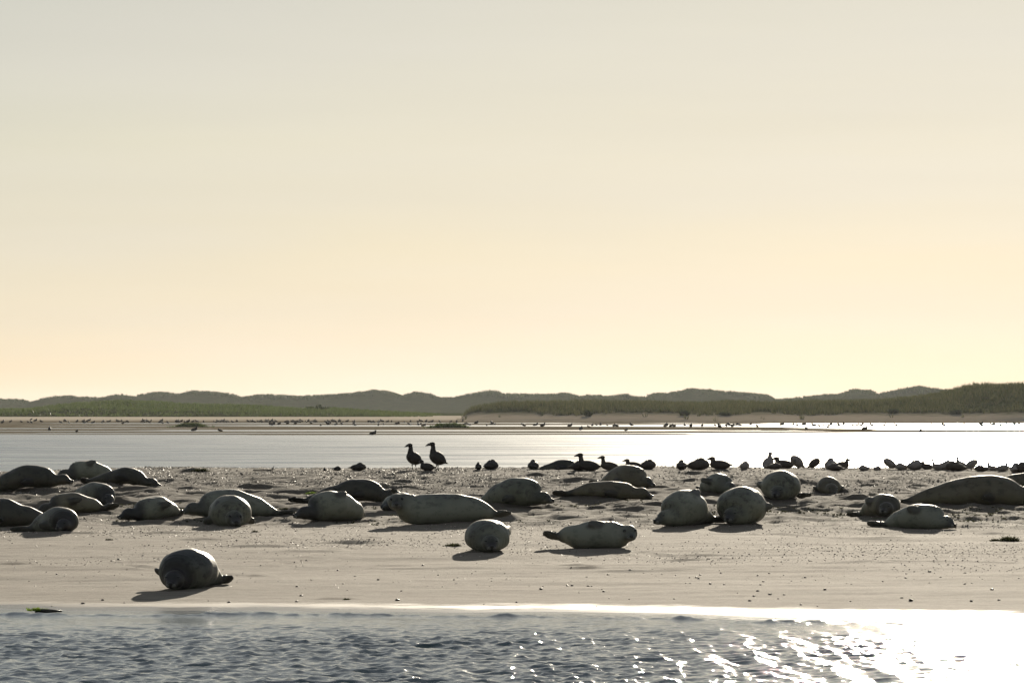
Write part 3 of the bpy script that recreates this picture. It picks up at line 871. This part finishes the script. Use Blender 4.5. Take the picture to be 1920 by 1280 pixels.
# pose: parts of the body skin, bill place and pitch, legs?, nominal height
def pose(kind):
    if kind == 'stand':
        b = [lump((0, 0, .270), (.172, .138, .132), rotY(48)), lump((-.05, 0, .235), (.125, .122, .095), rotY(38)),
             tube_arrays([(-.10, 0, .20), (-.16, 0, .165), (-.21, 0, .145)], [.07, .05, .02], [.045, .025, .008], 10),
             tube_arrays([(.055, 0, .345), (.085, 0, .425), (.078, 0, .50), (.085, 0, .56)], [.095, .054, .041, .038], [.095, .056, .042, .038], 12, up=Vector((1, 0, 0))),
             lump((.102, 0, .575), (.066, .042, .041), rotY(-12))]
        return b, ((.148, 0, .566), -16, 0), True, .615
    if kind == 'alert':
        b = [lump((0, 0, .125), (.235, .135, .125), rotY(8)), tube_arrays([(-.16, 0, .12), (-.25, 0, .11), (-.31, 0, .115)], [.07, .05, .02], [.045, .025, .008], 10),
             tube_arrays([(.12, 0, .17), (.165, 0, .24), (.17, 0, .31), (.175, 0, .36)], [.085, .058, .046, .044], [.085, .06, .048, .044], 12, up=Vector((1, 0, 0))),
             lump((.19, 0, .375), (.072, .048, .048), rotY(-8))]
        return b, ((.24, 0, .37), -12, 0), False, .425
    if kind == 'sit':
        b = [lump((0, 0, .115), (.235, .135, .120), rotY(4)), tube_arrays([(-.16, 0, .115), (-.25, 0, .11), (-.31, 0, .12)], [.07, .05, .02], [.045, .025, .008], 10),
             tube_arrays([(.12, 0, .15), (.16, 0, .21), (.165, 0, .26)], [.085, .06, .05], [.085, .062, .05], 12, up=Vector((1, 0, 0))),
             lump((.18, 0, .275), (.072, .048, .048), rotY(-6))]
        return b, ((.23, 0, .27), -10, 0), False, .322
    if kind == 'tuck':
        b = [lump((0, 0, .110), (.225, .140, .118), rotY(3)), tube_arrays([(-.15, 0, .11), (-.24, 0, .10), (-.30, 0, .10)], [.075, .05, .02], [.045, .025, .008], 10),
             lump((.055, .0, .232), (.068, .052, .050), rotY(-5)), lump((.11, 0, .16), (.09, .085, .075))]
        return b, ((.0, .032, .235), -10, 150), False, .280
    if kind == 'preen':
        b = [lump((0, 0, .20), (.20, .115, .125), rotY(38)), tube_arrays([(-.10, 0, .13), (-.19, 0, .07), (-.24, 0, .045)], [.075, .05, .02], [.05, .028, .01], 10),
             lump((.10, .05, .26), (.075, .065, .065), rotY(-30)), tube_arrays([(.06, 0, .25), (.12, .03, .29), (.13, .06, .26)], [.08, .06, .05], [.08, .06, .05], 12, up=Vector((0, 0, 1)))]
        return b, ((.13, .10, .235), -45, 70), True, .335
    if kind == 'tall':
        b = [lump((0, 0, .16), (.20, .13, .135), rotY(32)), tube_arrays([(-.12, 0, .10), (-.22, 0, .07), (-.29, 0, .06)], [.07, .05, .02], [.045, .025, .008], 10),
             tube_arrays([(.08, 0, .22), (.11, 0, .31), (.105, 0, .38), (.11, 0, .41)], [.09, .062, .040, .038], [.09, .064, .042, .038], 12, up=Vector((1, 0, 0))),
             lump((.125, 0, .425), (.056, .042, .042), rotY(0))]
        return b, ((.17, 0, .42), -4, 0), False, .467

BIRD_ME = {}
def bird(label, px, top, base, kind, yaw, mat, cat='duck', wide=1.0):
    key = (kind, mat.name)
    if key not in BIRD_ME:
        b, bl, legs, nh = pose(kind)
        me = fuse('body', b, 0.011, 4)
        v = verts_of(me); v[:, 2] = np.maximum(v[:, 2], 0.0); me.vertices.foreach_set('co', v.ravel())
        me.materials.append(mat)
        BIRD_ME[key] = (me, bl, legs, nh)
    me, bl, legs, nh = BIRD_ME[key]
    x, y, z = at(px, base)
    sc = (base - top) / F * y / nh
    o = link('eider_duck' if cat == 'duck' else 'gull', me)
    o.location = (x, y, z - .008); o.rotation_euler = (0, 0, R(yaw)); wide *= 1.1; o.scale = (sc * wide, sc * wide, sc)
    tag(o, label, cat, 'birds resting along the crest of the sandbank')
    c = link('bill', BILL_ME, None, o, bl[0]); c.rotation_euler = (0, R(-bl[1]), R(bl[2]))
    if legs:
        for sgn in (-1, 1):
            l = link('leg', LEG_ME, None, o, (-.01, .05 * sgn, 0))
            f = link('foot', FOOT_ME, None, l, (0, 0, 0))
    return o

bird('dark duck standing upright, the one on the left of the standing pair', 776, 830, 880, 'stand', 222, D_DARK, wide=1.12)
bird('dark duck standing upright with tail showing, on the right of the pair', 820, 828, 881, 'stand', 196, D_DARK, wide=1.08)
bird('dark duck sitting low between the two standing ducks', 801, 861, 882, 'sit', 182, D_DARK, wide=.8)
bird('small dark duck crouched beside a plumper one, right of the standing pair', 897, 865, 880, 'tuck', 95, D_DARK, wide=.75)
bird('plump dark duck with hunched head beside a smaller crouched one', 921, 860, 880, 'tuck', 50, D_DARK)
bird('round dark duck resting alone with head drawn in above the humped seal', 1000, 860, 880, 'tuck', 92, D_DARK)
bird('dark duck with head tucked against the side of the alert duck', 1086, 861, 881, 'tuck', 20, D_DARK)
bird('tall necked alert duck looking left above its tucked neighbour', 1104, 848, 882, 'alert', 188, D_DARK)
bird('brown duck sitting with raised head, behind the rounded olive seal', 1143, 853, 881, 'alert', 184, D_BROWN)
bird('brown duck sitting low looking left, beside a round hunched one', 1188, 859, 879, 'sit', 180, D_BROWN)
bird('round hunched brown duck just right of the rounded olive seal', 1215, 860, 879, 'tuck', 30, D_BROWN)
bird('brown duck hunched with small head, left of a larger hunched duck', 1278, 861, 880, 'tuck', 88, D_BROWN)
bird('large hunched brown duck with its head turned back, facing right', 1310, 857, 880, 'tuck', 12, D_BROWN, wide=1.05)
bird('brown duck sitting alone with head up and bill to the left', 1350, 855, 879, 'sit', 182, D_BROWN)
bird('small pale hunched gull alone on the crest above the blue grey seal', 1396, 863, 879, 'tuck', 20, D_PALE_BLOOM, 'gull', .7)
bird('pale gull with stretched neck, tallest bird above the big egg shaped seal', 1440, 846, 878, 'tall', 60, D_PALE_BLOOM, 'gull')
bird('brown duck looking left beside the gull with stretched neck', 1470, 855, 878, 'sit', 182, D_BROWN)
bird('pale gull preening over its back, right of a brown duck', 1494, 854, 879, 'preen', 215, D_PALE_BLOOM, 'gull')
bird('brown bird bent over with rounded back, head down to the right', 1527, 859, 879, 'preen', 350, D_BROWN, 'duck', .95)
bird('pale hunched gull close behind a brown duck looking right', 1558, 857, 880, 'tuck', 80, D_PALE_BLOOM, 'gull')
bird('brown duck looking right, above the small low seal', 1579, 858, 880, 'sit', 4, D_BROWN, wide=.75)
bird('very low pale bird lying flat, left one of two flattened birds', 1620, 870, 881, 'tuck', 160, D_PALE_BLOOM, 'gull', 1.1)
bird('very low pale bird lying flat, right one of two flattened birds', 1645, 872, 881, 'tuck', 20, D_PALE_BLOOM, 'gull')
bird('pale gull leaning with raised breast and tail down to the right', 1668, 859, 880, 'preen', 176, D_PALE_BLOOM, 'gull')
bird('pale gull hunched, first of the crowd above the huge brown seal', 1716, 860, 880, 'tuck', 30, D_PALE_BLOOM, 'gull')
bird('brown duck with pointed back, second bird of the crowd above the huge seal', 1738, 863, 880, 'sit', 150, D_BROWN, wide=.8)
bird('upright pale gull, third bird of the crowd above the huge seal', 1757, 859, 880, 'alert', 170, D_PALE_BLOOM, 'gull', .8)
bird('hunched pale gull, fourth bird of the crowd above the huge seal', 1774, 861, 880, 'tuck', 0, D_PALE_BLOOM, 'gull')
bird('pale gull with neck up in the middle of the crowd above the huge seal', 1803, 855, 881, 'tall', 170, D_PALE_BLOOM, 'gull', 1.05)
bird('pale gull bent forward at the right end of the crowd above the huge seal', 1822, 861, 881, 'preen', 0, D_PALE_BLOOM, 'gull', 1.1)
bird('pale gull facing another across a bright gap, left of the two', 1861, 864, 882, 'alert', 185, D_PALE_BLOOM, 'gull')
bird('pale gull facing another across a bright gap, right of the two', 1879, 866, 883, 'sit', 0, D_PALE_BLOOM, 'gull', .85)
bird('hunched pale gull by itself near the right end of the crest', 1905, 865, 886, 'tuck', 80, D_PALE_BLOOM, 'gull')
bird('pale gull sitting low in the gap between two flattened birds and a leaning one', 1690, 866, 880, 'tuck', 170, D_PALE_BLOOM, 'gull', 1.0)
bird('brown duck sitting in front of the crowd, under the gull with neck up', 1790, 863, 882, 'tuck', 200, D_BROWN, 'duck', 1.1)
bird('brown hunched bird at the very right frame edge on the crest', 1921, 864, 887, 'tuck', 150, D_BROWN, 'duck')
bird('small brown duck crouched low left of the gull facing another', 1840, 870, 883, 'tuck', 180, D_BROWN, 'duck', 1.2)
bird('small brown duck lying in front of the hunched gull and duck looking right', 1566, 868, 882, 'tuck', 185, D_BROWN, 'duck', 1.2)
bird('dark duck crouched low behind the gull with stretched neck', 1452, 866, 879, 'tuck', 0, D_BROWN, 'duck', 1.2)
bird('dark duck lying flat with head on its back, left of the standing pair', 672, 866, 881, 'tuck', 352, D_DARK, wide=1.15)
bird('dark duck lying very flat, between the flat duck and a lone head', 632, 873, 882, 'tuck', 20, D_DARK)
bird('dark duck showing little more than its head over the crest, far left of ducks', 609, 875, 882, 'tuck', 90, D_DARK, wide=.8)

# ------------------------------------------------------------------ grit, pebbles and weed on the bank
_OV = np.array([(1, 0, 0), (-1, 0, 0), (0, 1, 0), (0, -1, 0), (0, 0, 1), (0, 0, -1)], float)
_OT = np.array([(0, 2, 4), (2, 1, 4), (1, 3, 4), (3, 0, 4), (2, 0, 5), (1, 2, 5), (3, 1, 5), (0, 3, 5)])
def grit(name, P, size, seed, squash=0.6, bright=1.0):
    rg = np.random.default_rng(seed); n = len(P)
    a = rg.uniform(0, 6.283, n); ca, sa = np.cos(a), np.sin(a)
    s3 = np.stack([size * rg.uniform(.7, 1.4, n), size * rg.uniform(.6, 1.1, n), size * squash * rg.uniform(.5, 1.3, n)], 1)
    v = _OV[None] * s3[:, None]
    v = v * rg.uniform(.75, 1.25, (n, 6, 1))
    tilt = rg.normal(0, .35, (n, 1))
    x = v[..., 0] * ca[:, None] - v[..., 1] * sa[:, None]; y = v[..., 0] * sa[:, None] + v[..., 1] * ca[:, None]
    z = v[..., 2] + x * tilt * .5
    v = np.stack([x, y, z], -1) + P[:, None]
    t = (_OT[None] + (np.arange(n) * 6)[:, None, None]).reshape(-1, 3)
    me = mesh_from(name, v.reshape(-1, 3), tris=t, smooth=False)
    point_attr(me, 'shade', np.repeat(np.clip(rg.uniform(0, 1, n) ** bright, 0, 1), 6))
    return link(name, me, GRIT)
rg = np.random.default_rng(77)
def scatter(n, y0, y1, dens):
    X = rg.uniform(-13, 13, n); Y = rg.uniform(y0, y1, n)
    d = (Y - shore_y(X)) * 42.0 / (92.0 - shore_y(X))
    k = rg.uniform(0, 1, n) < dens(X, Y, d)
    return X[k], Y[k]
X, Y = scatter(150000, 78, 100, lambda X, Y, d: sstep(27, 38, d) * np.clip(.55 + 1.2 * fbm(X * .5, Y * .35, 401, 3), .1, 1))
P = np.stack([X, Y, bank_z(X, Y)], 1)
tag(grit('shell_gravel', P, rg.uniform(.005, .019, len(P)) * (1 + (rg.uniform(0, 1, len(P)) > .97)), 5), 'coarse shell gravel covering the crest of the sandbank', 'gravel', kind='stuff')
X, Y = scatter(90000, 54, 80, lambda X, Y, d: .75 * sstep(6, 14, d) * (1 - sstep(24, 32, d)) * np.clip(.25 + 1.6 * fbm(X * .4, Y * .4, 411, 3), 0, 1) + .03)
P = np.stack([X, Y, bank_z(X, Y)], 1)
tag(grit('shell_grit', P, rg.uniform(.004, .016, len(P)), 6), 'shell grit strewn over the middle of the sandbank', 'gravel', kind='stuff')

WEED = mat_grass('weed_blades', (0.028, 0.026, 0.013), (0.05, 0.05, 0.018), (0.09, 0.10, 0.026))
WEEDG = mat_grass('sea_lettuce', (0.12, 0.20, 0.02), (0.20, 0.30, 0.03), (0.30, 0.38, 0.06))
X, Y = scatter(16000, 66, 82, lambda X, Y, d: sstep(20.5, 22, d) * (1 - sstep(25.5, 28, d)) * sstep(.10, .30, fbm(X * .55, Y * .7, 421, 3)))
P = np.stack([X, Y, bank_z(X, Y)], 1)
tag(tufts('seaweed_wrack', P, rg.uniform(.012, .034, len(P)), 7, WEED, 2.2, .35, 8), 'dark green seaweed wrack along the strand line', 'seaweed', kind='stuff')

def weed_clump(label, px, py, w, h, mat, n=60, seed=0):
    x, y, z = at(px, py); r2 = np.random.default_rng(900 + seed)
    pts = np.stack([r2.normal(0, w * .35, n), r2.normal(0, w * .25, n), np.zeros(n)], 1)
    hts = h * r2.uniform(.4, 1.0, n) * np.exp(-(pts[:, 0] / (w * .6)) ** 2)
    o = tufts('seaweed_clump', pts, hts, 5, mat, 1.2, .30, 50 + seed)
    o.location = (x, y, z - .004)
    return tag(o, label, 'seaweed', 'seaweed clumps lying on the sand')
weed_clump('bright green seaweed tuft behind the plump dark grey seal', 583, 926, .16, .06, WEEDG, 50, 1)
weed_clump('flat dark seaweed clump left of the round pale dozing seal', 850, 1023, .22, .05, WEED, 90, 2)
weed_clump('dark mossy seaweed clump near the right frame edge, larger of two', 1893, 1014, .24, .085, WEED, 110, 3)
weed_clump('dark mossy seaweed clump near the right frame edge, smaller of two', 1868, 1014, .14, .05, WEED, 60, 4)
weed_clump('small green seaweed clump in front of the blunt broad seal', 478, 997, .10, .035, WEED, 40, 5)
weed_clump('olive seaweed clump below the small pale seal with thin tail', 205, 1012, .12, .03, WEED, 40, 6)
weed_clump('seaweed fringe beside the dark hind flippers of the long pale seal', 533, 955, .20, .05, WEED, 70, 7)
weed_clump('dark seaweed lump alone on the crest, left of the branch', 376, 884, .30, .075, WEED, 150, 8)
weed_clump('low seaweed clump on bare sand near the water in mid picture', 650, 1124, .07, .03, WEED, 40, 9)

rg2 = np.random.default_rng(55)
PEB = []
for k in range(4):
    v, t, q = lump((0, 0, 0), (1, .75, .5), None, 8, 6)
    v = v * (1 + .25 * np.random.default_rng(k).uniform(-1, 1, (len(v), 1)) * (np.abs(v[:, :1]) < .9))
    PEB.append(mesh_from('pebble', v, quads=q)); PEB[-1].materials.append(mat_flat('stone_%d' % k, (0.05, 0.04, 0.03), .5, .3, 1))
for k in range(90):
    px, py = rg2.uniform(5, 1915), 1045 + 92 * rg2.uniform(0, 1) ** .8
    x, y, z = at(px, py); r_ = rg2.uniform(.008, .022) * (1.5 if rg2.uniform() > .9 else 1)
    o = link('pebble', PEB[k % 4], None, None, (x, y, z + r_ * .25)); o.scale = (r_, r_, r_); o.rotation_euler = (0, 0, rg2.uniform(0, 6))
    tag(o, 'small dark pebble on the smooth lower beach near the water', 'pebble', 'dark pebbles on the lower beach')

# driftwood in the shallows and a branch on the crest
WOOD = mat_flat('wet_wood', (0.03, 0.024, 0.017), .45, .4, 12)
dx, dy = (88 - 960) / F * 49.6, 49.6
v, t, q = tube_arrays([(-.13, 0, .012), (-.05, .01, .018), (.05, 0, .017), (.16, .02, .013)], [.020, .024, .020, .010], [.018, .022, .018, .008], 10)
lg = link('driftwood', mesh_from('driftwood', v, t, q), WOOD, None, (dx, dy, .0))
tag(lg, 'dark driftwood stick with green weed lying in the shallows', 'driftwood')
r2 = np.random.default_rng(3); n = 40
al = tufts('weed_fringe', np.stack([r2.normal(-.11, .03, n), r2.normal(0, .02, n), np.full(n, .015)], 1), r2.uniform(.02, .045, n), 5, WEEDG, 1.1, .3, 3)
al.parent = lg
x, y, z = at(500, 882)
v, t, q = tube_arrays([(-.28, 0, .012), (-.08, .01, .02), (.08, 0, .016), (.17, .01, .03)], [.010, .013, .012, .008], [.010, .013, .012, .008], 8)
v2, t2, q2 = tube_arrays([(.10, 0, .018), (.13, 0, .06), (.15, .01, .10)], [.009, .007, .004], [.009, .007, .004], 8, up=Vector((1, 0, 0)))
br = link('branch', mesh_from('branch', np.concatenate([v, v2]), np.concatenate([t, t2 + len(v)]), np.concatenate([q, q2 + len(v)])), WOOD, None, (x, y, z))
tag(br, 'thin dark branch with upright twig lying on the sandbank crest', 'branch')

# ------------------------------------------------------------------ far shore: islets, shrubs, flock
def far_z(X, Y): return np.maximum(flat_z(X, Y), 0.0)
def islet(label, x0, x1, ytop, ybase, seed):
    cx = (x0 + x1) / 2
    x, y, z = at(cx, ybase, far_z, 380, 1000)
    w = (x1 - x0) / 2 / F * y; h = (ybase - ytop) / F * y
    def zf(X, Y):
        return h * .8 * np.exp(-((X / w) ** 2) * 1.6 - (Y / (w * .9)) ** 2 * 1.6) * (1 + .5 * fbm(X * 1.2, Y * .6, seed, 3)) - .06
    me = grid_mesh('grassy_islet', np.linspace(-w * 1.2, w * 1.2, 28), np.linspace(-w, w, 22), zf)
    o = link('grassy_islet', me, DUNE.m, None, (x, y, z))
    tag(o, label, 'islet')
    r2 = np.random.default_rng(seed); n = 320
    X = r2.normal(0, w * .42, n); Y = r2.normal(0, w * .35, n)
    g = tufts('grass', np.stack([X, Y, zf(X, Y)], 1), r2.uniform(.12, .3, n), 7, GREEN, .8, .16, seed); g.parent = o
islet('low green islet on the flats below the marsh ridge, left one', 322, 394, 793.5, 800.5, 61)
islet('low green islet on the flats near the gap between the dunes', 800, 882, 794, 802, 62)

def shrub(label, px, py, w, h, seed, zf):
    x, y, z = at(px, py, zf, 700, 1100)
    r2 = np.random.default_rng(seed); n = 140
    u = r2.normal(0, 1, (n, 3)); u /= np.linalg.norm(u, axis=1)[:, None]; rr = r2.uniform(.3, 1, n)[:, None] ** .5
    p = u * rr * np.array([w / 2, w / 2, h / 2]) + np.array([0, 0, h / 2])
    p = p * (1 + .25 * np.sin(p[:, :1] * 3 + seed))
    o = bpy.data.objects.new('shrub', None); COL.objects.link(o); o.location = (x, y, z - .1)
    c = tufts('foliage', p, r2.uniform(.25, .5, n), 5, SCRUB, 1.2, .4, seed); c.parent = o
    v, t, q = tube_arrays([(0, 0, -.2), (.03 * w, 0, h * .3), (0, .02 * w, h * .7)], [.09, .06, .03], [.09, .06, .03], 7, up=Vector((1, 0, 0)))
    link('stem', mesh_from('stem', v, t, q), WOOD, o)
    tag(o, label, 'shrub', 'shrubs at the foot of the far dunes')
shrub('dark rounded shrub on top of the green marsh ridge', 596, 769, 4.2, .9, 1, left_z)
shrub('tall dark shrub at the foot of the foredune, fifth from the right', 1103, 780, 1.2, .8, 2, right_z)
shrub('broad dark shrub at the foot of the foredune, fourth from the right', 1285, 779, 1.5, .7, 3, right_z)
shrub('low spreading shrub at the foot of the foredune, third from the right', 1360, 779, 1.9, .45, 4, right_z)
shrub('round green shrub on bare sand under the foredune, second from the right', 1674, 775, 1.6, .8, 5, right_z)
shrub('dark bush on bare sand under the high end of the foredune', 1791, 776, 1.6, .6, 6, right_z)

v1 = lump((0, 0, .14), (.24, .12, .11), rotY(12), 10, 7); v2 = lump((.17, 0, .30), (.07, .05, .05), None, 8, 6); v3 = tube_arrays([(.12, 0, .17), (.16, 0, .28)], [.07, .045], [.07, .045], 8, up=Vector((1, 0, 0)))
FBM = fuse('far_bird', [v1, v2, v3], .035, 2); FBM.materials.append(D_DARK)
rg3 = np.random.default_rng(19)
spots = []
for k in range(90): spots.append((rg3.normal(430, 130), 791.5 + rg3.normal(0, .6), 0))
for k in range(45): spots.append((rg3.normal(680, 120), 791.5 + rg3.normal(0, .8), 0))
for k in range(26): spots.append((rg3.uniform(0, 330), 792 + rg3.normal(0, 1.6), 0))
for k in range(30): spots.append((rg3.uniform(480, 1000), 796.5 + rg3.normal(0, 1.2), 0))
for k in range(75): spots.append((rg3.uniform(960, 1915), 798.3 + rg3.normal(0, 1.1) + (rg3.uniform() > .6) * 1.5, 1))
for (px, py) in ((93, 808), (144, 810.5), (364, 808.5), (413, 809), (699, 836), (1089, 807), (1174, 808), (1512, 806), (1621, 807), (1726, 810)): spots.append((px, py, 2))
for px, py, side in spots:
    x, y, z = at(px, py, far_z, 380, 1000)
    o = link('shore_bird', FBM, None, None, (x, y, z - .01)); s_ = rg3.uniform(.95, 1.65); o.scale = (s_, s_, s_ * rg3.uniform(.8, 1.15)); o.rotation_euler = (0, 0, rg3.uniform(0, 6.283))
    lab = ('tiny dark bird in the long flock along the far beach below the green ridge', 'tiny dark bird scattered on the wet sand below the foredune', 'tiny dark bird apart from the flock on the mud flats')[side]
    tag(o, lab, 'bird', ('flock on the far beach', 'birds below the foredune', 'lone birds on the mud flats')[side])

# ------------------------------------------------------------------ hazy sea air
hz = M('sea_air'); hz.t.nodes.remove(hz.p)
pv = hz.n('VolumePrincipled')
pv.inputs['Color'].default_value = (0.88, 0.93, 0.98, 1)
pv.inputs['Density'].default_value = 0.000032
pv.inputs['Anisotropy'].default_value = 0.3
hz.l(pv.outputs[0], hz.out.inputs['Volume'])
bpts = [(x, y, z) for z in (-2.6, 17) for x, y in ((-4100, -200), (4100, -200), (4100, 4700), (-4100, 4700))]
hob = link('haze', mesh_from('haze', bpts, quads=[(3, 2, 1, 0), (4, 5, 6, 7), (0, 1, 5, 4), (1, 2, 6, 5), (2, 3, 7, 6), (3, 0, 4, 7)], smooth=False), hz.m)
tag(hob, 'thin pale haze in the sea air', 'haze', kind='stuff')
